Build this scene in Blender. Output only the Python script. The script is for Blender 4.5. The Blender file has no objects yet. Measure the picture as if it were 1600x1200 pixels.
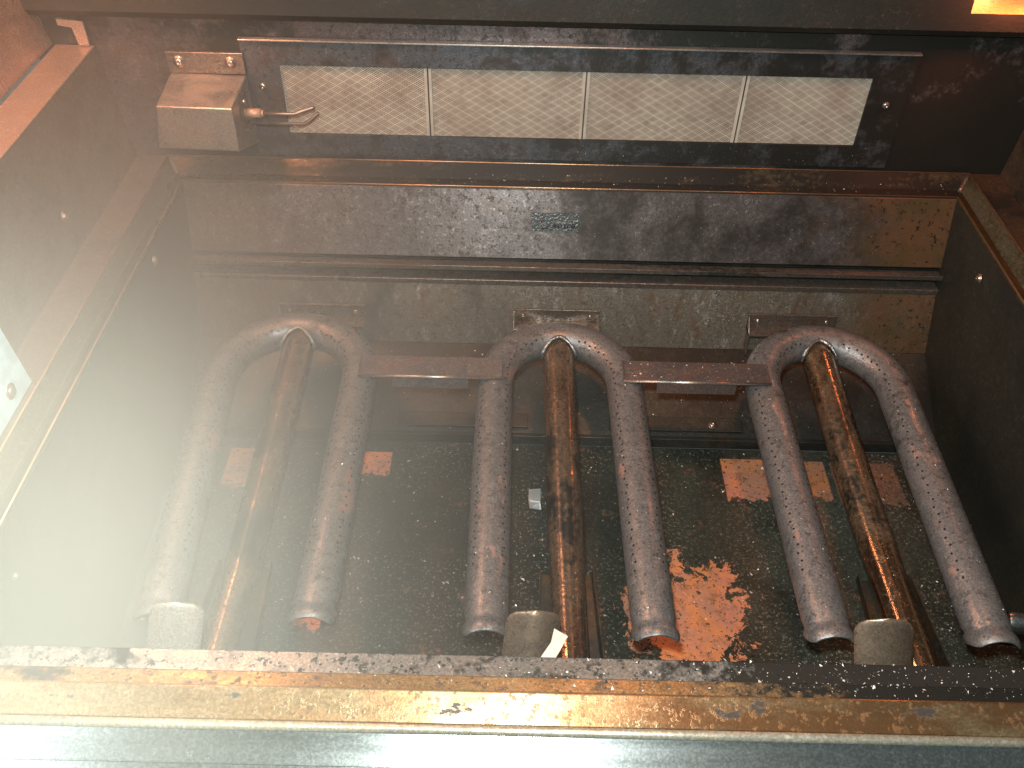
import bpy, bmesh, math, random
from mathutils import Vector, Matrix, noise as mn
random.seed(7)
S = bpy.context.scene
COL = S.collection
R = math.radians

# ------------------------------------------------------------------ camera
cd = bpy.data.cameras.new('camera'); cam = bpy.data.objects.new('camera', cd); COL.objects.link(cam)
S.camera = cam
cd.sensor_width = 36; cd.lens = 36 * 1435.6 / 1600
cd.clip_start = 0.01; cd.clip_end = 50
pitch, yaw, roll = R(43.379), R(0.0041), R(1.301)
cam.matrix_world = (Matrix.Translation((-0.0518, 0, 0.4735)) @ Matrix.Rotation(yaw, 4, 'Z')
                    @ Matrix.Rotation(math.pi/2 - pitch, 4, 'X') @ Matrix.Rotation(roll, 4, 'Z'))

# ------------------------------------------------------------------ world and lights
w = bpy.data.worlds.new('World'); S.world = w; w.use_nodes = True
bg = w.node_tree.nodes['Background']; bg.inputs[0].default_value = (0.52, 0.68, 0.68, 1); bg.inputs[1].default_value = 0.14
def lamp(name, kind, loc, energy, color, size=0.02, target=None, **kw):
    l = bpy.data.lights.new(name, kind); l.energy = energy; l.color = color
    if kind == 'AREA': l.size = size
    else: l.shadow_soft_size = size
    for k, v in kw.items(): setattr(l, k, v)
    o = bpy.data.objects.new(name, l); COL.objects.link(o); o.location = loc
    if target is not None:
        o.rotation_euler = (Vector(target) - Vector(loc)).to_track_quat('-Z', 'Y').to_euler()
    return o
lamp('phone_flash', 'POINT', (-0.063, 0.045, 0.50), 23, (0.95, 1.0, 0.94), 0.012)
lamp('daylight_from_left', 'AREA', (-0.95, 0.05, 0.75), 6, (0.78, 0.92, 1.0), 0.5, (-0.3, 0.35, -0.05))
lamp('veil_fill_spot', 'SPOT', (-0.02, 0.00, 0.85), 150, (0.99, 1.0, 0.87), 0.05, (-0.47, 0.24, -0.05), spot_size=R(42), spot_blend=1.0)  # added spot with no real source, aimed to light the glare volume
lamp('hood_light_warm', 'AREA', (0.08, 0.50, 0.80), 1.6, (1.0, 0.34, 0.10), 0.03, (0.0, 0.5, -0.1))
lamp('hood_light_warm_side', 'AREA', (-0.40, 0.64, 0.46), 1.4, (1.0, 0.42, 0.20), 0.08, (-0.36, 0.70, 0.0))
lamp('hood_lamp_left', 'POINT', (-0.385, 0.70, 0.34), 1.3, (1.0, 0.50, 0.32), 0.03)
S.view_settings.view_transform = 'Standard'; S.view_settings.look = 'None'
S.view_settings.exposure = 0.2; S.view_settings.gamma = 1; S.view_settings.use_curve_mapping = False
S.cycles.volume_step_rate = 1.0

# ------------------------------------------------------------------ helpers
def new_bm(): return bmesh.new()
def bm_box(bm, x0, x1, y0, y1, z0, z1, mi=0):
    vs = [bm.verts.new(p) for p in ((x0,y0,z0),(x1,y0,z0),(x1,y1,z0),(x0,y1,z0),(x0,y0,z1),(x1,y0,z1),(x1,y1,z1),(x0,y1,z1))]
    for f in ((3,2,1,0),(4,5,6,7),(0,1,5,4),(1,2,6,5),(2,3,7,6),(3,0,4,7)):
        bm.faces.new([vs[i] for i in f]).material_index = mi
    return vs
def bm_sweep(bm, pts, radii, n=24, cap=True, mi=0, up=Vector((0,0,1))):
    pts = [Vector(p) for p in pts]; rings = []
    for i, p in enumerate(pts):
        t = (pts[min(i+1, len(pts)-1)] - pts[max(i-1, 0)])
        if t.length < 1e-9: t = pts[1]-pts[0]
        t.normalize()
        a = t.cross(up)
        if a.length < 1e-4: a = t.cross(Vector((1,0,0)))
        a.normalize(); b = a.cross(t).normalized()
        r = radii[i] if hasattr(radii, '__len__') else radii
        rings.append([bm.verts.new(p + (a*math.cos(k*2*math.pi/n) + b*math.sin(k*2*math.pi/n))*r) for k in range(n)])
    for i in range(len(rings)-1):
        for k in range(n):
            f = bm.faces.new([rings[i][k], rings[i][(k+1)%n], rings[i+1][(k+1)%n], rings[i+1][k]]); f.smooth = True; f.material_index = mi
    if cap:
        bm.faces.new(rings[0][::-1]).material_index = mi; bm.faces.new(rings[-1]).material_index = mi
    return rings
def bm_poly_solid(bm, outline, n, thick, mi=0):
    """outline: 3d points in a plane, extruded by thick along n"""
    n = Vector(n).normalized()*thick
    a = [bm.verts.new(Vector(p)) for p in outline]; b = [bm.verts.new(Vector(p)+n) for p in outline]
    k = len(a)
    bm.faces.new(a[::-1]).material_index = mi; bm.faces.new(b).material_index = mi
    for i in range(k): bm.faces.new([a[i], a[(i+1)%k], b[(i+1)%k], b[i]]).material_index = mi
def bm_disc(bm, c, nrm, r, n=8, mi=1):
    c = Vector(c); nrm = Vector(nrm).normalized(); a = nrm.orthogonal().normalized(); b = nrm.cross(a)
    f = bm.faces.new([bm.verts.new(c + (a*math.cos(k*2*math.pi/n)+b*math.sin(k*2*math.pi/n))*r) for k in range(n)]); f.material_index = mi
def obj(name, bm, mats, parent=None, bevel=0, loc=None):
    bmesh.ops.recalc_face_normals(bm, faces=[f for f in bm.faces])
    me = bpy.data.meshes.new(name); bm.to_mesh(me); bm.free()
    if not isinstance(mats, (list, tuple)): mats = [mats]
    for m in mats: me.materials.append(m)
    o = bpy.data.objects.new(name, me); COL.objects.link(o)
    if bevel:
        md = o.modifiers.new('bevel', 'BEVEL'); md.width = bevel; md.segments = 3; md.limit_method = 'ANGLE'; md.angle_limit = R(35)
        md.harden_normals = False
    if parent is not None:
        o.parent = parent
        # meshes are written in world coordinates; cancel the parent's place
        m = Matrix.Identity(4); q = parent
        off = Vector((0,0,0))
        while q is not None: off += q.location; q = q.parent
        o.location = -off
    return o
def thing(name, label, cat, loc=(0,0,0), group=None):
    o = bpy.data.objects.new(name, None); COL.objects.link(o); o.empty_display_size = 0.02
    o.location = loc; o['label'] = label; o['category'] = cat
    if group: o['group'] = group
    return o
def tag(o, label, cat, group=None):
    o['label'] = label; o['category'] = cat
    if group: o['group'] = group
    return o
def screw(name, c, nrm, r, parent, m, washer=True):
    bm = new_bm(); c = Vector(c); nrm = Vector(nrm).normalized(); up = nrm.orthogonal()
    a = nrm.orthogonal().normalized(); b = nrm.cross(a)
    prof = [(0, r*1.45), (r*.14, r*1.45), (r*.18, r*1.0)] if washer else [(0, r)]
    prof += [(r*.40, r*.97), (r*.62, r*.80), (r*.76, r*.52), (r*.80, r*.30), (r*.55, r*.24), (r*.5, 0.0001)]
    rings = [[bm.verts.new(c + nrm*h + (a*math.cos(k*math.pi/8)+b*math.sin(k*math.pi/8))*q) for k in range(16)] for h, q in prof]
    for i in range(len(rings)-1):
        for k in range(16):
            f = bm.faces.new([rings[i][k], rings[i][(k+1)%16], rings[i+1][(k+1)%16], rings[i+1][k]]); f.smooth = True
    return obj(name, bm, m, parent)

# ------------------------------------------------------------------ materials
class NT:
    def __init__(s, name):
        s.m = bpy.data.materials.new(name); s.m.use_nodes = True; s.t = s.m.node_tree
        s.b = s.t.nodes['Principled BSDF']; s.co = s.n('ShaderNodeTexCoord').outputs['Object']
    def n(s, t): return s.t.nodes.new(t)
    def l(s, a, b): s.t.links.new(a, b)
    def put(s, sock, v):
        if hasattr(v, 'is_output') or isinstance(v, bpy.types.NodeSocket): s.l(v, sock)
        else: sock.default_value = v
    def scaled(s, vec, loc=(0,0,0)):
        k = s.n('ShaderNodeMapping'); s.l(s.co, k.inputs[0]); k.inputs['Scale'].default_value = vec; k.inputs['Location'].default_value = loc; return k.outputs[0]
    def noise(s, scale, detail=5, rough=.55, vec=None, dist=0):
        k = s.n('ShaderNodeTexNoise'); s.l(vec or s.co, k.inputs['Vector']); k.inputs['Scale'].default_value = scale
        k.inputs['Detail'].default_value = detail; k.inputs['Roughness'].default_value = rough; k.inputs['Distortion'].default_value = dist; return k.outputs['Fac']
    def vor(s, scale, feature='F1', vec=None):
        k = s.n('ShaderNodeTexVoronoi'); k.feature = feature; s.l(vec or s.co, k.inputs['Vector']); k.inputs['Scale'].default_value = scale; return k.outputs['Distance']
    def ramp(s, f, a, b, va=0., vb=1.):
        k = s.n('ShaderNodeMapRange'); k.interpolation_type = 'SMOOTHSTEP'; s.l(f, k.inputs[0])
        k.inputs[1].default_value = a; k.inputs[2].default_value = b; k.inputs[3].default_value = va; k.inputs[4].default_value = vb; return k.outputs[0]
    def math(s, op, a, b=0., c=None):
        k = s.n('ShaderNodeMath'); k.operation = op; s.put(k.inputs[0], a); s.put(k.inputs[1], b)
        if c is not None: s.put(k.inputs[2], c)
        return k.outputs[0]
    def mix(s, f, a, b):
        k = s.n('ShaderNodeMix'); k.data_type = 'RGBA'; s.put(k.inputs[0], f)
        for i, v in ((6, a), (7, b)):
            if isinstance(v, tuple): v = (*v[:3], 1)
            s.put(k.inputs[i], v)
        return k.outputs[2]
    def mixf(s, f, a, b):
        k = s.n('ShaderNodeMix'); k.data_type = 'FLOAT'; s.put(k.inputs[0], f); s.put(k.inputs[2], a); s.put(k.inputs[3], b); return k.outputs[0]
    def xyz(s):
        k = s.n('ShaderNodeSeparateXYZ'); s.l(s.co, k.inputs[0]); return k.outputs
    def bump(s, h, strength, dist=.001):
        k = s.n('ShaderNodeBump'); s.l(h, k.inputs['Height']); k.inputs['Strength'].default_value = strength; k.inputs['Distance'].default_value = dist
        s.l(k.outputs[0], s.b.inputs['Normal'])

def grimy(name, steel, tint, soot=(.012,.012,.010), soot_lo=.48, soot_hi=.62, tint_lo=.45, tint_hi=.7,
          scale=7, rough=.38, metal=.8, specks=.5, aniso=None, stretch=(1,1,1), soot_rough=.6, bump=.35, pale=None, xsoot=None, extra=None, loc=(0,0,0), palef=.45):
    s = NT(name)
    v = s.scaled(stretch, loc)
    big = s.noise(scale, 6, .62, v, .3); mid = s.noise(scale*3.1, 6, .6, v, .6); fine = s.noise(220, 3, .6); vfine = s.noise(650, 2, .6)
    col = s.mix(s.ramp(mid, tint_lo, tint_hi), steel, tint)
    if pale:
        col = s.mix(s.ramp(s.noise(scale*5, 7, .7, s.scaled(stretch, (5,2,1))), .55, .68), col, pale)
    comb = s.math('ADD', s.math('MULTIPLY', big, .62), s.math('ADD', s.math('MULTIPLY', mid, .22), s.math('MULTIPLY', fine, .16)))
    if xsoot:   # soot builds up towards one side of the part: (x0, x1, amount)
        comb = s.math('ADD', comb, s.ramp(s.xyz()[0], xsoot[0], xsoot[1], 0, xsoot[2]))
    sm = s.ramp(comb, soot_lo, soot_hi)
    spk = s.ramp(s.math('ADD', s.math('MULTIPLY', s.vor(170), 1.0), s.math('MULTIPLY', big, -.35)), .02, -.02, 0, 1)
    spn = s.ramp(s.noise(150, 5, .75), .565, .60, 0, specks)
    pl = s.ramp(s.noise(210, 5, .75, s.scaled((1,1,1),(4,4,1))), .575, .61, 0, palef)
    col = s.mix(pl, col, tuple(min(.8, c*1.9+.05) for c in steel))
    sm2 = s.math('MAXIMUM', sm, s.math('MAXIMUM', s.math('MULTIPLY', spk, specks), spn))
    # lightly mottled steel
    col = s.mix(s.ramp(vfine, .35, .62, 0, .6), col, tuple(c*.45 for c in steel))
    col = s.mix(sm2, col, soot)
    rg = s.mixf(sm2, s.ramp(mid, .3, .7, rough*.8, rough*1.3), soot_rough); mt = s.mixf(sm2, metal, .25)
    if extra: col, rg, mt = extra(s, col, rg, mt)
    s.l(col, s.b.inputs['Base Color']); s.put(s.b.inputs['Roughness'], rg); s.put(s.b.inputs['Metallic'], mt)
    if aniso:
        s.b.inputs['Anisotropic'].default_value = aniso[0]
        c = s.n('ShaderNodeCombineXYZ'); [setattr(c.inputs[i], 'default_value', float(aniso[1][i])) for i in range(3)]
        s.l(c.outputs[0], s.b.inputs['Tangent'])
    h = s.math('ADD', s.math('MULTIPLY', sm2, .45), s.math('ADD', s.math('MULTIPLY', fine, .35), s.math('MULTIPLY', vfine, .30)))
    s.bump(h, bump*.55, .0008)
    return s.m
def plain(name, col, rough, metal=0, bump=0):
    s = NT(name); f = s.noise(60, 5, .6); g = s.noise(500, 2, .5)
    s.l(s.mix(s.ramp(f, .35, .65, 0, .5), col, tuple(c*.55 for c in col)), s.b.inputs['Base Color'])
    s.put(s.b.inputs['Roughness'], rough); s.put(s.b.inputs['Metallic'], metal)
    if bump: s.bump(g, bump, .0008)
    return s.m

XB = (.75, (0,1,1)); YB = (.75, (0,1,0))
M = {}
M['back_wall'] = grimy('sooty_back_wall', (.13,.105,.105), (.11,.06,.05), soot_lo=.45, soot_hi=.57, scale=9, rough=.42, metal=.6, specks=.8, bump=.8, xsoot=(-.2,.4,.10), aniso=XB, pale=(.22,.17,.16))
M['frame'] = grimy('burnt_burner_frame', (.10,.11,.125), (.09,.06,.05), soot_lo=.46, soot_hi=.60, scale=14, rough=.40, metal=.6, specks=.8, bump=.7, xsoot=(-.2,.35,.12), aniso=XB)
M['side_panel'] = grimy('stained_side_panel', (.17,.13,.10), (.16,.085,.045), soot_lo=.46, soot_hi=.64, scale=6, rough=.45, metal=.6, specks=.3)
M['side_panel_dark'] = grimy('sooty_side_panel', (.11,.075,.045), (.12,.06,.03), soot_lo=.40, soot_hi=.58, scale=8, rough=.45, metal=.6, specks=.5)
M['ledge'] = grimy('heat_browned_ledge', (.22,.17,.10), (.14,.06,.025), soot_lo=.42, soot_hi=.55, scale=9, rough=.26, metal=.9, specks=.5, stretch=(.35,1,1), aniso=XB, bump=.35, xsoot=(-.1,.15,.06))
M['ledge_side'] = grimy('heat_browned_side_ledge', (.15,.12,.065), (.10,.06,.03), soot_lo=.48, soot_hi=.66, scale=9, rough=.3, metal=.9, specks=.4, stretch=(1,.35,1), aniso=YB, bump=.3)
def gold_extra(s, col, rg, mt):
    X = s.xyz()[0]; nz = s.math('MULTIPLY', s.math('SUBTRACT', s.noise(14, 6, .7), .5), .35)
    g = s.ramp(s.math('ADD', X, nz), .22, .36, 0, .75); g2 = s.ramp(s.math('ADD', X, nz), -.24, -.36, 0, .5)
    g = s.math('MAXIMUM', g, g2)
    pits = s.ramp(s.noise(180, 4, .7), .58, .62)
    c2 = s.mix(s.ramp(s.noise(22,6,.7), .38, .62), (.15,.070,.032), (.10,.062,.025)); c2 = s.mix(pits, c2, (.02,.015,.01))
    return s.mix(g, col, c2), s.mixf(g, rg, .38), mt
M['inner_wall'] = grimy('mauve_burnt_inner_wall', (.205,.185,.185), (.14,.115,.105), extra=gold_extra, palef=.8, soot_lo=.44, soot_hi=.70, scale=10, soot=(.022,.020,.018), rough=.34, metal=.75, specks=.75, bump=.6, aniso=XB, pale=(.30,.27,.25), xsoot=(-.12,.12,.13))
M['lower_wall'] = grimy('streaked_lower_wall', (.20,.175,.14), (.14,.07,.035), extra=gold_extra, soot_lo=.42, soot_hi=.66, scale=11, rough=.36, soot=(.028,.024,.018), metal=.65, specks=.8, bump=.6, stretch=(1.5,.7,.7), pale=(.36,.34,.31))
M['groove'] = grimy('groove_rail', (.22,.19,.16), (.16,.08,.05), soot_lo=.45, soot_hi=.58, scale=10, rough=.32, metal=.8, specks=.5, stretch=(.3,1,1), aniso=XB)
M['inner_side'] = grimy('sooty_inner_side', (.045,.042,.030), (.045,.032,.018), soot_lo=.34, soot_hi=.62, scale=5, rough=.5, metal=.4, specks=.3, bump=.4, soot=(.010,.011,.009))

def floor_extra(s, col, rg, mt):  # warm orange reflections painted into the floor colour as rectangles and a blob
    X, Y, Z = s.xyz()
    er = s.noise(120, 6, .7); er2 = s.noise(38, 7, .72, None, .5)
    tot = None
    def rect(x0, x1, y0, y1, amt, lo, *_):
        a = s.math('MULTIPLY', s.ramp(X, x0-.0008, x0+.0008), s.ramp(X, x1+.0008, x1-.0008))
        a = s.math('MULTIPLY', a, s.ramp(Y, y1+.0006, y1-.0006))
        # noise breaks up the front edge of the painted reflection
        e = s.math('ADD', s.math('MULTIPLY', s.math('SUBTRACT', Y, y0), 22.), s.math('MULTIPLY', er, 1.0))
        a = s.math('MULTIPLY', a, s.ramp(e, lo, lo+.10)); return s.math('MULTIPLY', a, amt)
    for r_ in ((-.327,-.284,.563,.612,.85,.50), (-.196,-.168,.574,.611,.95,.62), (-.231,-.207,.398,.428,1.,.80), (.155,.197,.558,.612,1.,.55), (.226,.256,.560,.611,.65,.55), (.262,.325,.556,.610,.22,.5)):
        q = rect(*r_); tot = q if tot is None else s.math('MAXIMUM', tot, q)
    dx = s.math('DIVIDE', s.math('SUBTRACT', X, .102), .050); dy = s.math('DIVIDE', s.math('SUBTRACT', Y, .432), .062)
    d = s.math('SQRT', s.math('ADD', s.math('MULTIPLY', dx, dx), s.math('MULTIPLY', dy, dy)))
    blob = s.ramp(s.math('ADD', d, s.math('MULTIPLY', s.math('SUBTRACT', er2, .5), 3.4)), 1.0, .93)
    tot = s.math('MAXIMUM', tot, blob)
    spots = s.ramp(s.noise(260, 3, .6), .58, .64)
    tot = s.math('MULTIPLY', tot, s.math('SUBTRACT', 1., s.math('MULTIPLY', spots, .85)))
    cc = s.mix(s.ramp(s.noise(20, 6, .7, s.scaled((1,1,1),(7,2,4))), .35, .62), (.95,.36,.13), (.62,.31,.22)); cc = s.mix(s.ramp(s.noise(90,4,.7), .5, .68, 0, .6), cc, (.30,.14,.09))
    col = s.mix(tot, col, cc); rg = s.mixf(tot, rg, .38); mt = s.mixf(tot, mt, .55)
    fl = s.ramp(s.noise(340, 4, .8, s.scaled((1,1,1),(2,9,1))), .56, .62); fl = s.math('MULTIPLY', fl, s.ramp(s.noise(9, 4, .6), .36, .60, .15, .9))
    col = s.mix(s.math('MULTIPLY', fl, s.math('SUBTRACT', 1., tot)), col, (.27,.28,.225))
    # faint rusty islands
    isl = s.ramp(s.noise(30, 8, .8, s.scaled((1,1,1),(3,1,0))), .58, .63, 0, .45)
    col = s.mix(isl, col, (.26,.13,.085))
    return col, rg, mt
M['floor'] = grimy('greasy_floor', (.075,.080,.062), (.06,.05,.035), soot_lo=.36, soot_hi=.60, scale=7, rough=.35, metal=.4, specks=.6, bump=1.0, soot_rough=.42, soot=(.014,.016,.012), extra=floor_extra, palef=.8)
M['slope'] = grimy('greasy_sloped_panel', (.06,.055,.045), (.07,.04,.02), soot_lo=.36, soot_hi=.58, scale=8, rough=.4, metal=.4, specks=.5, bump=.8, soot_rough=.45)
def pipe_extra(s, col, rg, mt):
    r = s.ramp(s.noise(34, 7, .7, s.scaled((1.2,.6,1),(1,7,3))), .60, .64, 0, .65)
    col = s.mix(r, col, (.33,.17,.13)); return col, s.mixf(r, rg, .6), s.mixf(r, mt, .2)
M['pipe'] = grimy('heat_purpled_pipe', (.235,.23,.23), (.18,.17,.16), soot_lo=.55, soot_hi=.66, scale=13, rough=.42, metal=.6, specks=.6, bump=.22, palef=.22, pale=(.32,.31,.31), extra=pipe_extra)
M['tube'] = grimy('copper_stained_tube', (.40,.26,.16), (.22,.10,.05), soot_lo=.45, soot_hi=.58, scale=10, rough=.17, metal=.95, specks=.9, bump=.4, stretch=(1,.5,1), aniso=YB, soot_rough=.30)
M['cradle'] = grimy('sooty_cradle', (.12,.08,.045), (.10,.05,.02), soot_lo=.40, soot_hi=.58, scale=12, rough=.35, metal=.7, specks=.7)
M['weld'] = plain('weld', (.30,.30,.30), .35, .9, 1.0)
M['bar'] = grimy('crossover_steel', (.25,.205,.195), (.25,.14,.10), soot_lo=.58, soot_hi=.70, scale=12, rough=.35, metal=.8, specks=.5, aniso=XB, bump=.3)
M['port'] = plain('port_black', (.004,.004,.004), .9)
M['bracket'] = grimy('hanger_steel', (.26,.22,.19), (.2,.12,.08), soot_lo=.52, soot_hi=.66, scale=16, rough=.35, metal=.8, specks=.6)
M['screw'] = plain('screw_steel', (.45,.38,.33), .28, .9, .2)
M['cover'] = grimy('brushed_cover_steel', (.55,.50,.47), (.48,.40,.34), soot_lo=.70, soot_hi=.85, scale=10, rough=.34, metal=.9, specks=.12, bump=.12, palef=0, aniso=XB)
M['electrode'] = plain('electrode_steel', (.30,.25,.22), .35, .8)
M['ceramic_rod'] = plain('electrode_porcelain', (.5,.30,.2), .4, .2, .3)
M['tab'] = grimy('curved_tab_steel', (.55,.42,.31), (.38,.26,.18), soot_lo=.60, soot_hi=.74, scale=16, rough=.32, metal=.8, specks=.75, bump=.2, palef=.2, aniso=(.7,(0,0,1)))
M['tab_clean'] = grimy('clean_curved_tab', (.80,.76,.70), (.65,.52,.42), soot_lo=.74, soot_hi=.85, scale=16, rough=.28, metal=.75, specks=.15, bump=.15, palef=0, aniso=(.7,(0,0,1)))
M['bronze_edge'] = plain('worn_bronze_edge', (.62,.40,.24), .32, .85, .4)
M['stainless'] = grimy('brushed_stainless', (.36,.40,.40), (.30,.34,.34), soot_lo=.80, soot_hi=.95, scale=6, rough=.24, metal=.95, specks=.06, bump=.05, palef=0, stretch=(.15,2,2), aniso=(.4,(0,1,1)))
def rim_extra(s, col, rg, mt):
    v = s.scaled((.5,1.1,1), (2,3,0)); k = s.ramp(s.math('ADD', s.noise(42, 6, .7, v), s.ramp(s.xyz()[0], -.05, .2, 0, .05)), .63, .67, 0, .92)
    rs = s.ramp(s.math('ADD', s.noise(16, 7, .75, s.scaled((.6,1.4,1),(5,1,2))), s.ramp(s.xyz()[0], -.15, .2, 0, .14)), .50, .66, 0, .8)
    col = s.mix(rs, col, (.24,.115,.05))
    return s.mix(k, col, (.03,.032,.035)), s.mixf(k, rg, .6), s.mixf(k, mt, .2)
M['rim'] = grimy('golden_heat_tinted_rim', (.50,.36,.20), (.34,.20,.09), soot_lo=.62, soot_hi=.74, scale=10, rough=.36, metal=.85, specks=.55, bump=.35, stretch=(.45,1.2,1), aniso=XB, pale=(.58,.42,.26), extra=rim_extra, palef=0)
M['rim_dark'] = grimy('greasy_rim_step', (.50,.30,.14), (.26,.11,.05), soot_lo=.50, soot_hi=.60, scale=11, rough=.32, metal=.8, specks=.8, bump=.5, stretch=(.5,1.2,1), aniso=XB, xsoot=(-.02,.16,.16))
M['strip'] = grimy('grey_inner_strip', (.33,.33,.31), (.24,.20,.17), soot_lo=.48, soot_hi=.57, scale=16, rough=.36, metal=.7, specks=.9, bump=.6, xsoot=(-.02,.18,.14))
M['edge'] = grimy('polished_rim_edge', (.62,.58,.46), (.45,.40,.28), soot_lo=.68, soot_hi=.80, scale=14, rough=.42, metal=.7, specks=.3, bump=.2)
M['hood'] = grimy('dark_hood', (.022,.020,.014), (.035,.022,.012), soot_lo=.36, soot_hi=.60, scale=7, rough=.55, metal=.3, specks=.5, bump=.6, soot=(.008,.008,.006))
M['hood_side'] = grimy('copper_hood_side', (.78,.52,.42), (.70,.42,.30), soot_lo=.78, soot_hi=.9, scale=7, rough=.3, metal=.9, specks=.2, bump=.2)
M['flange'] = grimy('pink_flange', (.55,.38,.30), (.45,.28,.2), soot_lo=.75, soot_hi=.9, scale=8, rough=.4, metal=.7, specks=.15, bump=.2)
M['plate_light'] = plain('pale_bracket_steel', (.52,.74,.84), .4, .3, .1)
M['foil'] = plain('foil', (.60,.66,.68), .35, .6, .6)
M['paper'] = plain('paper', (.62,.55,.47), .9, 0, .5)
M['badge'] = plain('worn_badge', (.13,.145,.15), .35, .7, 1.0)
M['ash'] = plain('ash', (.62,.58,.52), .35, .2)
M['grit'] = plain('grit', (.015,.013,.012), .5, 0)
s = NT('lamp_glow'); s.b.inputs['Base Color'].default_value = (.3,.1,.03,1)
f = s.noise(60, 4, .6)
s.l(s.mix(s.ramp(f, .35, .6), (1,.16,.03), (1,.62,.12)), s.b.inputs['Emission Color']); s.b.inputs['Emission Strength'].default_value = 7
M['lamp_glow'] = s.m
# ceramic tile: raised lattice of lozenges with fine holes
s = NT('ceramic_tile'); X, Y, Z = s.xyz()
a = s.math('DIVIDE', X, .0132); b = s.math('DIVIDE', Z, .0078)
u = s.math('ADD', a, b); v = s.math('SUBTRACT', a, b)
def ab(q, k): return s.math('ABSOLUTE', s.math('SUBTRACT', s.math('FRACT', s.math('MULTIPLY', q, k)), .5))
line = s.math('MAXIMUM', s.ramp(ab(u,1), .42, .46), s.ramp(ab(v,1), .42, .46))
hu, hv = ab(u,4), ab(v,4)
hole = s.ramp(s.math('ADD', s.math('MULTIPLY', hu, hu), s.math('MULTIPLY', hv, hv)), .13, .05)
hole = s.math('MULTIPLY', hole, s.math('SUBTRACT', 1., line))
cn = s.noise(11, 5, .6); fn = s.noise(130, 4, .65)
base = s.mix(s.ramp(cn, .4, .65), (.64,.58,.48), (.44,.37,.30)); base = s.mix(s.ramp(fn, .45, .7, 0, .6), base, (.30,.24,.20))
body = s.mix(.42, base, (.10,.08,.065))
col = s.mix(line, body, base); col = s.mix(s.math('MULTIPLY', hole, .85), col, (.05,.04,.03))
col = s.mix(s.ramp(s.noise(75, 5, .75), .69, .73, 0, .9), col, (.06,.05,.045))
s.l(col, s.b.inputs['Base Color']); s.b.inputs['Roughness'].default_value = .85
s.bump(s.math('SUBTRACT', line, hole), .8, .0012)
M['tile'] = s.m

# ------------------------------------------------------------------ the grill body
grill = thing('gas_grill', 'open sooty gas grill firebox with browned ledge and golden front rim around three burners', 'grill', (0, .5, -.2))
XI, XO, XW = .375, .402, .434          # inner wall, ledge outside, side panel
YB_, YI = .826, .779

bm = new_bm(); bm_box(bm, -.50, .50, YB_, YB_+.006, -.01, .150); obj('back_panel', bm, M['back_wall'], grill)
# ledge ring with a stepped profile, mitred corners (back and both sides)
prof = [(0,0,.0020),(.0012,.002,.0028),(.0115,.0170,-.0062),(.0125,.0182,-.0070),(.0252,.0420,-.0005),(.0258,.0427,-.0012),(.0258,.0427,-.0030),(.0245,.040,-.014),(0,0,-.014)]
def ledge_mesh():
    bm = new_bm(); n = len(prof)
    path = [(-XO, .20), (-XO, .8215), (XO, .8215), (XO, .20)]
    rows = []
    for i, (x, y) in enumerate(path):
        row = []
        for u_, ub_, z in prof:
            ux = u_ if x < 0 else -u_
            uy = -ub_ if i in (1, 2) else 0
            row.append(bm.verts.new((x+ux, y+uy, z)))
        rows.append(row)
    for i in range(3):
        for k in range(n):
            f = bm.faces.new([rows[i][k], rows[i][(k+1)%n], rows[i+1][(k+1)%n], rows[i+1][k]])
            f.material_index = 0 if i == 1 else 1
    bm.faces.new(rows[0]); bm.faces.new(rows[-1][::-1])
    return bm
obj('ledge', ledge_mesh(), [M['ledge'], M['ledge_side']], grill, bevel=.0006)
for us, ub, zz in ((.0012,.002,.0030), (.0250,.0418,-.0003)):   # worn bright edges of the ledge
    bm = new_bm()
    for a_, b_ in (((-XO+us,.20),(-XO+us,.8215-ub)), ((-XO+us,.8215-ub),(XO-us,.8215-ub)), ((XO-us,.8215-ub),(XO-us,.20))):
        bm_sweep(bm, [(a_[0],a_[1],zz),(b_[0],b_[1],zz)], .0007, 10)
    obj('worn_edge', bm, M['bronze_edge'], grill)
for sx in (-1, 1):   # weld beads in the mitred corners
    bm = new_bm(); bm_sweep(bm, [(sx*(XO-u_), .8215-ub_, z+.0006) for u_, ub_, z in ((.0012,.002,.0025),(.006,.009,-.0015),(.0115,.0170,-.0062),(.0150,.022,-.0062))], [.0012,.002,.0024,.0016], 10); obj('weld_bead', bm, M['weld'], grill)
# flat shelf between ledge and side panels
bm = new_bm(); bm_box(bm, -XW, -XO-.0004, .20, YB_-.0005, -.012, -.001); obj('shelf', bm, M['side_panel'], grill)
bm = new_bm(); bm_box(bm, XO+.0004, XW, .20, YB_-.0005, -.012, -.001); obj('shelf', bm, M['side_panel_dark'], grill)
# side panels, flared a little at the top, with an outward flange on the left
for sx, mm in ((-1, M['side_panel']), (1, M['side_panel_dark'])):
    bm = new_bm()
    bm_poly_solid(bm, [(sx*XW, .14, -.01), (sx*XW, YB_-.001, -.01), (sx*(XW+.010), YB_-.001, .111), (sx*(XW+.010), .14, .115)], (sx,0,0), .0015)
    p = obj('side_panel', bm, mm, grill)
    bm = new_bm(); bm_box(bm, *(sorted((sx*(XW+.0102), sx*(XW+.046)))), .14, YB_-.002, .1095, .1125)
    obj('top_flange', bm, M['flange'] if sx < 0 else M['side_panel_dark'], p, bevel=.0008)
    screw('screw', (sx*(XW+.0025-.0005), .66, .034), (-sx, 0, 0), .0035, p, M['screw'])
# upright ear at the end of the left flange
bm = new_bm(); bm_poly_solid(bm, [(-.4465,.822,.1135),(-.4465,.822,.136),(-.470,.822,.138),(-.470,.822,.132),(-.458,.822,.130),(-.456,.822,.1135)], (0,-1,0), .002); obj('flange_ear', bm, M['flange'], grill)

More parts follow.
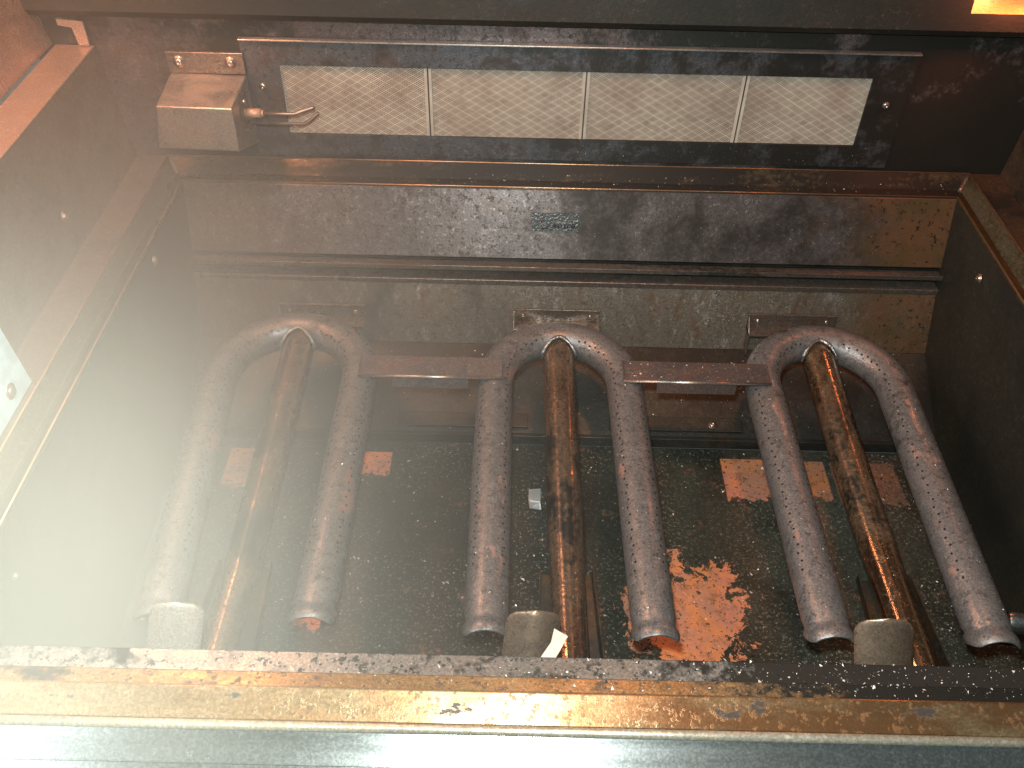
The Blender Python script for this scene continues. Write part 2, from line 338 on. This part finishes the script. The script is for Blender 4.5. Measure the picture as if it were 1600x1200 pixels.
# inner walls of the firebox
bm = new_bm(); bm_poly_solid(bm, [(-XI-.001, YI-.0012, -.0022), (XI+.001, YI-.0012, -.0022), (XI+.001, .7565, -.0675), (-XI-.001, .7565, -.0675)], (0,1,.4), .002)
obj('upper_inner_wall', bm, M['inner_wall'], grill)
bm = new_bm(); bm_box(bm, -XI-.001, XI+.001, .7452, .7466, -.0755, -.0705); bm_box(bm, -XI-.001, XI+.001, .7466, .7600, -.0755, -.0740)
obj('groove_rail', bm, M['groove'], grill, bevel=.0005)
bm = new_bm(); bm_box(bm, -XI-.001, XI+.001, .7585, .7620, -.0925, -.0755); bm_box(bm, -.43, .43, .7860, .7875, -.215, -.0145); bm_box(bm, -.43, .43, .7600, .7860, -.0735, -.0720); obj('groove_back', bm, M['slope'], grill)
bm = new_bm(); bm_box(bm, -XI-.001, XI+.001, .7440, .7585, -.0925, -.0865); obj('wall_lip', bm, M['bracket'], grill, bevel=.0008)
bm = new_bm(); bm_poly_solid(bm, [(-XI-.001, .7448, -.0930), (XI+.001, .7448, -.0930), (XI+.001, .720, -.150), (-XI-.001, .720, -.150)], (0,1,.4), .002)
obj('lower_inner_wall', bm, M['lower_wall'], grill)
bm = new_bm(); bm_poly_solid(bm, [(-XI-.001, .7200, -.1505), (XI+.001, .7200, -.1505), (XI+.001, .630, -.190), (-XI-.001, .630, -.190)], (0,.4,-1), .002)
sl = obj('sloped_panel', bm, M['slope'], grill)
bm = new_bm(); bm_box(bm, -.375, .375, .6255, .6300, -.2005, -.1880); obj('slope_edge', bm, M['slope'], sl, bevel=.0005)
for sx in (-1, 1):
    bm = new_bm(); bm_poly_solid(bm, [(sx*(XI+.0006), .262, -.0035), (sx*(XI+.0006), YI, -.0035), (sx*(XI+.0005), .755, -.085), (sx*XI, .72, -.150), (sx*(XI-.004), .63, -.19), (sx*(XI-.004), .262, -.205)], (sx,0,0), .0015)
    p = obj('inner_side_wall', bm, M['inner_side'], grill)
    screw('screw', (sx*(XI-.0005), .686 if sx > 0 else .669, -.028 if sx > 0 else -.0165), (-sx,0,0), .0032, p, M['screw'])
    if sx < 0:
        screw('screw', (-XI+.002, .345, -.035), (1,0,0), .0018, p, M['screw'])
# small embossed plate on the back inner wall
bm = new_bm(); 
def wallpt(x, z, off=0): t_ = (z+.0022)/(-.0653); return (x, YI - .0012 - .0213*t_ - off, z - off*.4)
bm_poly_solid(bm, [wallpt(-.036,-.0225,.0005), wallpt(.010,-.0225,.0005), wallpt(.010,-.0395,.0005), wallpt(-.036,-.0395,.0005)], (0,-1,-.4), .0008)
bd = obj('badge_plate', bm, M['badge'], grill)
bm = new_bm()
bm_sweep(bm, [wallpt(-.024,-.0250,.0016), wallpt(-.0275,-.030,.0018), wallpt(-.025,-.0360,.0018), wallpt(-.0215,-.034,.0018), wallpt(-.0225,-.0295,.0016)], [.0006,.0011,.0013,.0011,.0005], 8)
rr = random.Random(3)
for k in range(9):
    x = -.014 + k*.0024; bm_sweep(bm, [wallpt(x, -.027-rr.random()*.003, .0014), wallpt(x+rr.uniform(-.0015,.0015), -.0345-rr.random()*.002, .0014)], rr.uniform(.0004,.0009), 6)
obj('embossed_mark', bm, M['badge'], bd)
# ducts seen behind the burners, low on the slope
for x0, x1 in ((-.165,-.035), (.046,.178)):
    bm = new_bm(); bm_poly_solid(bm, [(x0,.648,-.1815),(x1,.648,-.1815),(x1,.634,-.1865),(x0,.634,-.1865)], (0,-.35,1), .004); p = obj('floor_rail', bm, M['slope'], grill, bevel=.0006)
    screw('screw', (x1-.030, .6385, -.1800), (0,-.3,1), .0032, p, M['screw'])

# front of the box: grey strip, step, golden rim, rounded edge, brushed stainless front
FX0, FX1 = -.50, .50
def ext(name, pr, m, par=grill, x0=FX0, x1=FX1, bev=.0005):
    bm = new_bm(); bm_poly_solid(bm, [(x0, y, z) for y, z in pr], (1,0,0), x1-x0)
    return obj(name, bm, m, par, bevel=bev)
ext('front_inner_strip', [(.2655,-.0085),(.2800,-.0095),(.2815,-.0120),(.2815,-.018),(.2790,-.018),(.2655,-.013)], M['strip'], x0=-XI, x1=XI)
ext('front_inner_wall', [(.2795,-.0185),(.2795,-.206),(.2770,-.206),(.2770,-.0185)], M['inner_side'], x0=-XI, x1=XI)
ext('front_step', [(.2535,-.0012),(.2630,-.0025),(.2652,-.0060),(.2652,-.013),(.2535,-.013)], M['rim_dark'])
ext('front_rim', [(.2353,-.0035),(.2372,-.0028),(.2515,.0014),(.2532,.0006),(.2532,-.012),(.2353,-.012)], M['rim'])
def front_edge():
    pr = [(.2350,-.0070),(.2335,-.0060),(.2318,-.0055),(.2300,-.0060),(.2285,-.0066),(.2250,-.0080),(.2160,-.0110),(.2135,-.0120),(.16,-.031),(.16,-.05),(.2350,-.05)]
    return pr
ext('front_panel', front_edge(), M['stainless'])
bm = new_bm(); bm_sweep(bm, [(FX0,.2326,-.0050),(FX1,.2326,-.0050)], .0027, 20); obj('rolled_rim_edge', bm, M['edge'], grill)
p = ext('panel_crease', [(.2140,-.0110),(.2150,-.0107),(.2150,-.0125),(.2140,-.0125)], M['stainless'], bev=0)

# hanger brackets the burners rest against
for x0, x1 in ((-.290,-.203), (-.052,.036), (.187,.277)):
    yb = .7345
    bm = new_bm(); bm_box(bm, x0, x1, yb-.0055, yb-.0030, -.1255, -.1110)
    bm_box(bm, x0, x1, yb-.0205, yb-.0030, -.1285, -.1255)
    bm_poly_solid(bm, [(x0, yb-.0030, -.1110),(x0, yb-.0205, -.1280),(x0, yb-.0225,-.150),(x0, yb-.006,-.150)], (1,0,0), .0012)
    p = obj('hanger_bracket', bm, M['bracket'], grill, bevel=.0004)
    for xs in (x0+.010, x1-.010):
        screw('screw', (xs, yb-.0056, -.1185), (0,-1,0), .0022, p, M['screw'], washer=False)

# ------------------------------------------------------------------ floor tray
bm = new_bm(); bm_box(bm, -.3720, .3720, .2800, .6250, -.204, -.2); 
tray = tag(obj('drip_tray', bm, M['floor']), 'greasy black floor tray with painted orange reflections under the burners', 'tray')

# ------------------------------------------------------------------ rear infrared burner
rb = thing('rear_burner', 'long rear infrared burner with four cream ceramic tiles in a black frame', 'burner', (0, .82, .006))
fx0, fx1, fz0, fz1, wy = -.309, .315, .006, .122, .8215
wx0, wx1, wz0, wz1 = -.2755, .2785, .0285, .0985
bm = new_bm()
bm_box(bm, fx0, fx1, wy, wy+.003, wz1, fz1); bm_box(bm, fx0, fx1, wy, wy+.003, fz0, wz0)
bm_box(bm, fx0, wx0, wy, wy+.003, wz0, wz1); bm_box(bm, wx1, fx1, wy, wy+.003, wz0, wz1)
bmesh.ops.remove_doubles(bm, verts=bm.verts, dist=.00001)
obj('frame', bm, M['frame'], rb)
bm = new_bm(); bm_box(bm, fx0, fx1, wy-.0035, wy+.003, fz1, fz1+.0016); obj('frame_lip', bm, M['cover'], rb, bevel=.0004)
js = [wx0-.003, -.1375, .0115, .1610, wx1+.004]
for k in range(4):
    bm = new_bm(); bm_box(bm, js[k]+.0007, js[k+1]-.0007, wy+.0035+.0001*k, wy+.0046, wz0-.004, wz1+.004)
    # plain raised border beside each joint
    for xe in ((js[k]+.0007, js[k]+.0034), (js[k+1]-.0034, js[k+1]-.0007)):
        bm_box(bm, xe[0], xe[1], wy+.0026, wy+.0036+.0001*k, wz0-.004, wz1+.004, 1)
    obj('ceramic_tile', bm, [M['tile'], plain('tile_border', (.42,.38,.32), .85, 0, .4) if k == 0 else bpy.data.materials['tile_border']], rb)
for x, z in ((.297,.0725), (-.2935,.0775)):
    screw('screw', (x, wy, z), (0,-1,0), .0034, rb, M['screw'], washer=False)

# ------------------------------------------------------------------ igniter box
ig = thing('igniter', 'boxy steel igniter with two bent electrodes reaching over the leftmost ceramic tile', 'igniter', (-.34, .80, .02))
bm = new_bm()   # cover: hexahedron leaning out of the wall
v_ = [(-.378,.8205,.090),(-.307,.8205,.089),(-.303,.7480,.091),(-.370,.7480,.092)]
v2 = [(-.381,.8205,.0200),(-.306,.8205,.0190),(-.305,.7520,.0470),(-.3795,.7520,.0490)]
vs = [bm.verts.new(p) for p in v_+v2]
for f in ((0,1,2,3),(7,6,5,4),(0,4,5,1),(1,5,6,2),(2,6,7,3),(3,7,4,0)): bm.faces.new([vs[i] for i in f])
obj('cover', bm, M['cover'], ig, bevel=.0014)
bm = new_bm(); bm_box(bm, -.378, -.3065, .8175, .8215, .0905, .1105); p = obj('mounting_flange', bm, M['bracket'], ig, bevel=.0005)
for x in (-.3665, -.319): screw('screw', (x, .8175, .1015), (0,-1,0), .0040, p, M['screw'])
bm = new_bm(); bm_box(bm, -.3055, -.3040, .775, .800, .056, .086); p = obj('electrode_bracket', bm, M['bracket'], ig, bevel=.0005)
bm_box(bm := new_bm(), -.3040, -.2990, .775, .797, .0555, .0570); obj('bracket_foot', bm, M['bracket'], p, bevel=.0004)
screw('screw', (-.3040,.787,.079), (1,0,0), .0028, p, M['screw'], washer=False)
e0 = Vector((-.304, .784, .0690))
bm = new_bm(); bm_sweep(bm, [e0, e0+Vector((.015,0,0))], .0042, 16); bm_sweep(bm, [e0+Vector((.0152,0,0)), e0+Vector((.0175,0,0))], .0030, 16); ins = obj('insulator', bm, M['ceramic_rod'], ig)
bm = new_bm(); bm_sweep(bm, [e0+Vector(q) for q in ((.0152,0,0),(.040,0,-.0004),(.046,0,-.0003),(.052,.002,.0015),(.062,.004,.0045),(.0645,.0042,.0048))], [.0016]*5+[.0011], 12); obj('electrode', bm, M['electrode'], ig)
e1 = Vector((-.302, .790, .0560))
bm = new_bm(); bm_sweep(bm, [e1+Vector(q) for q in ((0,0,0),(.045,0,0),(.051,0,.0003),(.0545,.001,.002),(.063,.002,.0095),(.0645,.002,.0108))], [.0016]*5+[.0011], 12); obj('electrode', bm, M['electrode'], ig)

# ------------------------------------------------------------------ the three U burners
PR = .0162; ZB = -.1
def burner(cx, half, ycap, tube_end, label, legs, tub=None):
    t = thing('u_burner', label, 'burner', (cx, .5, ZB-PR), 'U shaped tube burners in the firebox')
    (lx, ly), (rx, ry) = legs
    path = []
    n = 22; L0, L1 = Vector((lx, ly, ZB)), Vector((rx, ry, ZB))
    ax, bx, cy = cx-half, cx+half, ycap-half
    # open mouth, crimped bead, leg, arc, leg, bead, mouth
    def leg(P, Qx, rev):
        Q = Vector((Qx, cy, ZB)); d = (Q-P).normalized(); L = (Q-P).length
        st = [(0,1.00),(.002,1.05),(.005,1.07),(.009,1.03),(.0115,.95),(.0145,.95),(.019,1.0)] + [(.019+(L-.019)*k/14, 1.0) for k in range(1,14)]
        pts = [(P+d*a_, PR*r_) for a_, r_ in st]
        return pts[::-1] if rev else pts
    pts = leg(L0, ax, False)
    for k in range(n+1):
        a_ = math.pi - math.pi*k/n; sw = 1.0 + .05*math.sin(a_)
        pts.append((Vector((cx+half*math.cos(a_), cy+half*1.06*math.sin(a_), ZB)), PR*sw))
    pts += leg(L1, bx, True)
    bm = new_bm(); bm_sweep(bm, [p[0] for p in pts], [p[1] for p in pts], 36, cap=False)
    inner = bm_sweep(bm, [p[0] for p in pts[:6]], [PR*.93]*6, 36, cap=False, mi=2); inner2 = bm_sweep(bm, [p[0] for p in pts[-6:]], [PR*.93]*6, 36, cap=False, mi=2)
    bmesh.ops.recalc_face_normals(bm, faces=bm.faces[:])
    # ring closing the wall thickness at each mouth
    for P, d in ((pts[0][0], (pts[1][0]-pts[0][0]).normalized()), (pts[-1][0], (pts[-2][0]-pts[-1][0]).normalized())):
        a = d.cross(Vector((0,0,1))).normalized(); b = a.cross(d)
        ro = [bm.verts.new(P+(a*math.cos(k*math.pi/18)+b*math.sin(k*math.pi/18))*PR) for k in range(36)]
        ri = [bm.verts.new(P+(a*math.cos(k*math.pi/18)+b*math.sin(k*math.pi/18))*PR*.92) for k in range(36)]
        for k in range(36): bm.faces.new([ro[k], ro[(k+1)%36], ri[(k+1)%36], ri[k]])
        e = P+d*.03; f = bm.faces.new([bm.verts.new(e+(a*math.cos(k*math.pi/12)+b*math.sin(k*math.pi/12))*PR*.94) for k in range(24)]); f.material_index = 2
    for P in (pts[0][0], pts[-1][0]):
        for vv in bm.verts:
            sdist = vv.co.y - P.y
            if abs(vv.co.x-P.x) < .03 and sdist < .035:
                vv.co.y += max(0, (PR*.45-(vv.co.z-ZB)))*.85*(1-max(0,sdist)/.035)
    pipe = obj('burner_pipe', bm, [M['pipe'], M['port'], M['slope']], t)
    # gas ports: two staggered double rows on each side of the top
    bm = new_bm(); seq = [p[0] for p in pts[8:-8]]
    acc = 0; step = .0074; nxt = .004; cnt = 0
    for i in range(len(seq)-1):
        A, B = seq[i], seq[i+1]; L = (B-A).length; d = (B-A).normalized(); side = d.cross(Vector((0,0,1)))
        while nxt < acc+L:
            q = A + d*(nxt-acc); cnt += 1
            for sg in (-1, 1):
                th = R(42 + (2.6 if cnt % 2 else -2.6))*sg
                nr = side*math.sin(th) + Vector((0,0,1))*math.cos(th)
                arc = 1.0 + (.05*math.sin(math.acos(max(-1,min(1,(q.x-cx)/half)))) if q.y > cy else 0)
                if abs(q.x-cx) < .022 and q.y > cy and (nr.y < 0): continue
                bm_disc(bm, q + nr*(PR*arc+.00012), nr, .00105, 8, 0)
            nxt += step
        acc += L
    obj('gas_port', bm, M['port'], pipe)
    # feed tube from the crown to the front
    tx, ty, tz = tube_end
    bm = new_bm()
    P0 = Vector((cx, cy+half*1.0-.004, ZB-.001)); P1 = Vector((tx, ty, tz))
    st = [(0,.98),(.04,.98),(.2,.95),(.45,.95),(.62,.97),(.78,1.0),(1,1.0)]
    prev = []
    for k in range(25):
        f = k/24; c = P0.lerp(P1, f); c.z += -.012*math.sin(math.pi*min(1,f*1.0))*.6
        prev.append((c, .0148 if f < .55 else .0148-.0012*min(1,(f-.55)/.1)))
    bm_sweep(bm, [p[0] for p in prev], [p[1] for p in prev], 36)
    tube = obj('feed_tube', bm, M['tube'], t)
    # weld bead where the tube meets the crown
    bm = new_bm(); wp = []
    for k in range(17):
        a_ = math.pi*(-.05 + 1.1*k/16); x = math.cos(a_)*.0160
        yy = P0.y - .0080 - .013*(abs(math.cos(a_))**1.5) + .004; zz = ZB + math.sin(a_)*.0140
        wp.append((P0.x+x+random.uniform(-.0004,.0004), yy, zz))
    bm_sweep(bm, wp, [random.uniform(.0013,.0022) for _ in wp], 8, up=Vector((0,1,0))); obj('weld_bead', bm, M['weld'], tube)
    # open cradle under the front half of the feed tube
    bm = new_bm(); c0 = P0.lerp(P1, .62); c1 = P1; d = (c1-c0).normalized(); sd = d.cross(Vector((0,0,1))).normalized()
    for sg in (-1, 1):
        pl = [c0+sd*sg*.0195+Vector((0,0,-.018)), c0+sd*sg*.0200+Vector((0,0,-.010)), c1+sd*sg*.0270+Vector((0,0,-.002)), c1+sd*sg*.0265+Vector((0,0,-.020))]
        bm_poly_solid(bm, pl, sd*sg, .0012)
    pl = [c0+sd*.0195+Vector((0,0,-.019)), c0-sd*.0195+Vector((0,0,-.019)), c1-sd*.0265+Vector((0,0,-.0215)), c1+sd*.0265+Vector((0,0,-.0215))]
    bm_poly_solid(bm, pl, (0,0,-1), .0012)
    obj('tube_cradle', bm, M['cradle'], t, bevel=.0003)
    return t
burner(-.2545, .0640, .6715, (-.262,.2825,-.130), 'left U shaped burner, veiled in pale glare, an orange glint painted on the floor by its mouth', ((-.2990,.350),(-.1900,.350)))
burner(-.0085, .0590, .6665, (-.0035,.2825,-.128), 'middle U shaped burner with a rusty right leg, between the two crossover bars', ((-.0660,.343),(.0535,.342)))
burner(.2370, .0600, .6700, (.2500,.2825,-.128), 'right U shaped burner beside the black side wall, with dotted rows of ports', ((.1770,.344),(.2915,.343)))

# ------------------------------------------------------------------ crossover bars on top of the pipes
for lab, x0, x1, dz in (('thin steel crossover bar joining the left and middle burners, half veiled in glare', -.189, -.0605, 0), ('crumb strewn steel crossover bar joining the middle and right burners', .047, .178, 0)):
    z = ZB+PR+.0006
    t = thing('crossover_bar', lab, 'bar', ((x0+x1)/2, .6, z), 'crossover bars between the burners')
    bm = new_bm(); bm_box(bm, x0, x1, .595, .6215, z, z+.0016); bm_box(bm, x0+.030, x1-.030, .5950, .5966, z-.013, z)
    bm_box(bm, x0, x0+.0012 if x0 < 0 else x0+.0012, .595, .6215, z+.0016, z+.0030)
    obj('bar', bm, M['bar'], t, bevel=.0005)
    bm = new_bm(); bm_sweep(bm, [(x0, .5948, z+.0012), (x1, .5948, z+.0012)], .0013, 12); obj('rolled_edge', bm, M['cover'], t)

# ------------------------------------------------------------------ curved tabs standing at the front
for lab, cx, w_, lean in (('bright clean curved tab of steel at the glare veiled left end of the front wall', -.2800, .0370, .012), ('speckled curved steel tab in front of the middle burner, a paper scrap beside it', -.0370, .0365, .004), ('brown stained curved steel tab in front of the right burner', .2065, .0400, -.010)):
    bm = new_bm(); nx, nz = 14, 12; H = .055; zb = -.095; g = [[], []]
    for side in (0, 1):
        for j in range(nz+1):
            h = j/nz; row = []
            hh = h*H
            # rounded upper corners
            r = w_/2*.97; ww = w_/2
            if hh > H-r: ww = w_/2 - r + math.sqrt(max(0, r*r-(hh-(H-r))**2))
            for i in range(nx+1):
                u_ = -1+2*i/nx; x = u_*ww; b_ = .009*(x/(w_/2))**2
                row.append(bm.verts.new((cx + x + lean*h, .314 + b_ + .022*h*0 + (.0009 if side else 0), zb + hh)))
            g[side].append(row)
    for side in (0, 1):
        for j in range(nz):
            for i in range(nx):
                f = bm.faces.new([g[side][j][i], g[side][j][i+1], g[side][j+1][i+1], g[side][j+1][i]]); f.smooth = True
    for j in range(nz):
        for e in (0, nx): bm.faces.new([g[0][j][e], g[0][j+1][e], g[1][j+1][e], g[1][j][e]])
    for i in range(nx):
        for e in (0, nz): bm.faces.new([g[0][e][i], g[0][e][i+1], g[1][e][i+1], g[1][e][i]])
    bmesh.ops.translate(bm, verts=bm.verts, vec=(0,0,0))
    # lean the tab back towards the burners
    bmesh.ops.rotate(bm, verts=bm.verts, cent=(cx,.314,zb), matrix=Matrix.Rotation(R(-20), 3, 'X'))
    tag(obj('curved_tab', bm, M['tab_clean' if cx < -.2 else 'tab']), lab, 'metal tab', 'curved tabs along the front wall')

# ------------------------------------------------------------------ hood, seen at the top
hood = thing('grill_hood', 'raised sooty hood with a glowing lamp at its right and a copper lit left side', 'hood', (0, .82, .15))
bm = new_bm(); n = 16
pf = [(.8180,.1420),(.8120,.1440),(.8080,.1500),(.815,.19),(.835,.26),(.84,.34),(.82,.44),(.76,.54),(.66,.60)]
# the back sheet is cut out round the lamp
hx0, hx1 = .341, .425
def sheet(x0, x1, pr): 
    rows = [[bm.verts.new((x, y, z)) for x in (x0, x1)] for y, z in pr]
    for i in range(len(rows)-1):
        f = bm.faces.new([rows[i][0], rows[i][1], rows[i+1][1], rows[i+1][0]]); f.smooth = i > 2
sheet(-.56, hx0, pf); sheet(hx1, .56, pf); sheet(hx0, hx1, pf[:3]+[(.8105,.1645)]); sheet(hx0, hx1, [(.8222,.215)]+pf[4:])
o = obj('hood_back', bm, M['hood'], hood); md = o.modifiers.new('solid', 'SOLIDIFY'); md.thickness = .0015; md.offset = 1
o.data.materials[0] = M['hood']
for sx in (-1, 1):
    bm = new_bm()
    bm_poly_solid(bm, [(sx*.4835,.14,.112),(sx*.4835,.84,.112),(sx*.52,.84,.34),(sx*.54,.76,.54),(sx*.54,.66,.60),(sx*.52,.20,.40)], (sx,0,0), .0015)
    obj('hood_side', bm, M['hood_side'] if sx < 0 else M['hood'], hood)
lampo = obj('lamp_housing', (lambda b: (bm_box(b, hx0, hx1, .845, .848, .1645, .215), bm_box(b, hx0, hx1, .811, .845, .1635, .1645), bm_box(b, hx0, hx1, .823, .845, .215, .216), bm_box(b, hx0-.001, hx0, .815, .848, .1645, .215), bm_box(b, hx1, hx1+.001, .815, .848, .1645, .215), b)[-1])(new_bm()), M['hood_side'], hood)
bm = new_bm(); bm_sweep(bm, [(hx0+.012,.832,.188),(hx1-.012,.832,.188)], .009, 20); obj('bulb', bm, M['lamp_glow'], lampo)
lamp('hood_lamp_light', 'POINT', (.383,.790,.188), .45, (1,.25,.10), .012)

# ------------------------------------------------------------------ hinge plate, gas tube, scraps
hp = thing('hinge_plate', 'pale blue lit steel plate with a screw at the left edge above the ledge', 'plate', (-.425, .45, 0))
bm = new_bm(); bm_poly_solid(bm, [(-.4085,.4855,.0620),(-.4085,.4925,-.0005),(-.4085,.34,-.0005),(-.4085,.34,.0620)], (-1,0,0), .0025); o = obj('plate', bm, M['plate_light'], hp, bevel=.0008)
bm = new_bm(); bm_box(bm, -.440, -.4112, .34, .488, .0002, .0020); obj('foot', bm, M['plate_light'], hp, bevel=.0005)
screw('screw', (-.4085,.466,.0150), (1,0,0), .0042, hp, M['screw'])
gt = thing('gas_tube', 'short shiny steel tube end poking out at the right edge by the last burner', 'tube', (.36,.39,-.12))
bm = new_bm(); c0, c1 = Vector((.3150,.3760,-.110)), Vector((.3735,.368,-.110)); bm_sweep(bm, [c0, c0.lerp(c1,.05), c1], [.0068,.0078,.0078], 24, cap=False)
bm_sweep(bm, [c0, c0.lerp(c1,.3)], [.0060,.0060], 24, cap=False, mi=1); obj('tube_wall', bm, [M['stainless'], M['port']], gt)
def scrap(name, pts, n, th, m, label, cat, seed):
    bm = new_bm(); bm_poly_solid(bm, pts, n, th); tag(obj(name, bm, m), label, cat)
z = -.1990
scrap('foil_scrap', [(-.0335,.566,z),(-.0225,.5655,z+.002),(-.0215,.557,z+.001),(-.0230,.549,z+.003),(-.0220,.5415,z),(-.0330,.5420,z+.002),(-.0340,.552,z+.001)], (0,0,1), .0006, M['foil'], 'small torn scrap of silver foil on the floor left of the middle feed tube', 'foil', 1)
scrap('paper_scrap', [(-.030,.3015,-.0470),(-.0235,.3100,-.0430),(-.0215,.3180,-.0400),(-.0130,.3120,-.0390),(-.0185,.3030,-.0430),(-.0230,.2970,-.0470)], (0,-.3,1), .0006, M['paper'], 'little beige paper scrap leaning on the middle curved tab', 'paper', 2)

# ------------------------------------------------------------------ crumbs (nobody could count them)
def crumb(bm, c, r, rnd, mi=0):
    vs = [bm.verts.new(Vector(c) + Vector((rnd.uniform(-1,1), rnd.uniform(-1,1), rnd.uniform(-.3,.9)))*r) for _ in range(4)]
    for f in ((0,1,2),(0,2,3),(0,3,1),(1,3,2)): bm.faces.new([vs[i] for i in f]).material_index = mi
bm = new_bm(); rnd = random.Random(11)
def dens(x, y, sc=18): return mn.noise(Vector((x*sc, y*sc, 2.0)))
def rr_(): return .00050 + .0016*rnd.random()**5
for _ in range(9000):
    x, y = rnd.uniform(-.36,.36), rnd.uniform(.29,.62)
    if dens(x, y) > rnd.uniform(-.5,.7): crumb(bm, (x, y, -.1998), rr_(), rnd, 0 if rnd.random() < .65 else 1)
for _ in range(900):
    f = rnd.random(); x = rnd.uniform(-.36,.36); crumb(bm, (x, .72-.09*f, -.1505-.0395*f+.0003), rr_()*.8, rnd, 0 if rnd.random()<.6 else 1)
legs_ = [(-.2985,.358,-.319),(-.1905,.358,-.190),(-.0655,.352,-.0675),(.0530,.351,.0505),(.1770,.354,.177),(.2920,.352,.297)]
for x1, y1, x0 in legs_:
    for _ in range(170):
        f = rnd.random(); y = y1+.01+(.61-y1)*f; x = x1+(x0-x1)*f; th = rnd.gauss(0,.5)
        crumb(bm, (x+PR*math.sin(th), y, ZB+PR*math.cos(th)), rr_()*.6, rnd, 0 if rnd.random()<.7 else 1)
for _ in range(1500):
    x = min(.37, max(-.37, rnd.gauss(.17,.14))); y = rnd.uniform(.2545,.2805)
    z = -.0015 if y < .2645 else -.0090
    crumb(bm, (x, y, z), rr_()*.65, rnd, 0 if rnd.random()<.45 else 1)
for _ in range(160):
    x = rnd.uniform(.05,.176); crumb(bm, (x, rnd.uniform(.597,.62), ZB+PR+.0024), rr_()*.7, rnd, 0 if rnd.random()<.7 else 1)
for _ in range(500):
    x = min(.37, max(-.37, rnd.gauss(.05,.2))); crumb(bm, (x, rnd.uniform(.783,.815), 0.0010 if 0 else -.0035), rr_()*.6, rnd, 0)
for _ in range(350):
    x = rnd.uniform(-.1,.37); z = rnd.uniform(-.06,-.02); crumb(bm, wallpt(x, z, .0003), rr_()*.35, rnd, 0)
for _ in range(260):
    x = rnd.uniform(0,.3); crumb(bm, (x, wy-.0003, rnd.uniform(.008,.027)), rr_()*.35, rnd, 0)
cr = obj('ash_crumbs', bm, [M['ash'], M['grit']]); cr['kind'] = 'stuff'; cr['label'] = 'scattered grains of ash and char all over the floor, pipes and ledges'; cr['category'] = 'crumbs'

# ------------------------------------------------------------------ lens glare over the left side, added as a pale volume
sm = bpy.data.materials.new('glare_veil'); sm.use_nodes = True; t = sm.node_tree; t.nodes.clear()
out = t.nodes.new('ShaderNodeOutputMaterial'); pv = t.nodes.new('ShaderNodeVolumePrincipled'); t.links.new(pv.outputs[0], out.inputs['Volume'])
pv.inputs['Color'].default_value = (.95,.97,.90,1); pv.inputs['Anisotropy'].default_value = 0.0
class V(NT):
    def __init__(s): s.t = t; s.co = s.n('ShaderNodeTexCoord').outputs['Object']
s = V(); X, Y, Z = s.xyz()
gx = s.math('ADD', X, s.math('MULTIPLY', s.math('SUBTRACT', s.noise(4, 2, .5), .5), .08))
fx = s.ramp(gx, .14, -.42); fx = s.math('POWER', fx, 2.1)
fy = s.ramp(Y, .09, .20)
fz = s.math('MULTIPLY', s.math('POWER', s.ramp(Z, .345, -.10), 1.1), s.ramp(Z, -.2, -.15))
fz = s.math('MULTIPLY', fz, s.ramp(Y, .82, .30, .30, 1.0))
fe = s.ramp(X, -.475, -.43)
den = s.math('MULTIPLY', s.math('MULTIPLY', fx, fy), s.math('MULTIPLY', fz, fe))
s.l(s.math('MULTIPLY', den, 3.7), pv.inputs['Density'])
bm = new_bm(); bm_box(bm, -.478, .14, .085, .800, -.1985, .345)
so = obj('glare_veil', bm, sm); so['kind'] = 'stuff'; so['label'] = 'pale added volume standing in for lens glare over the left burner and the left wall'; so['category'] = 'glare_veil'
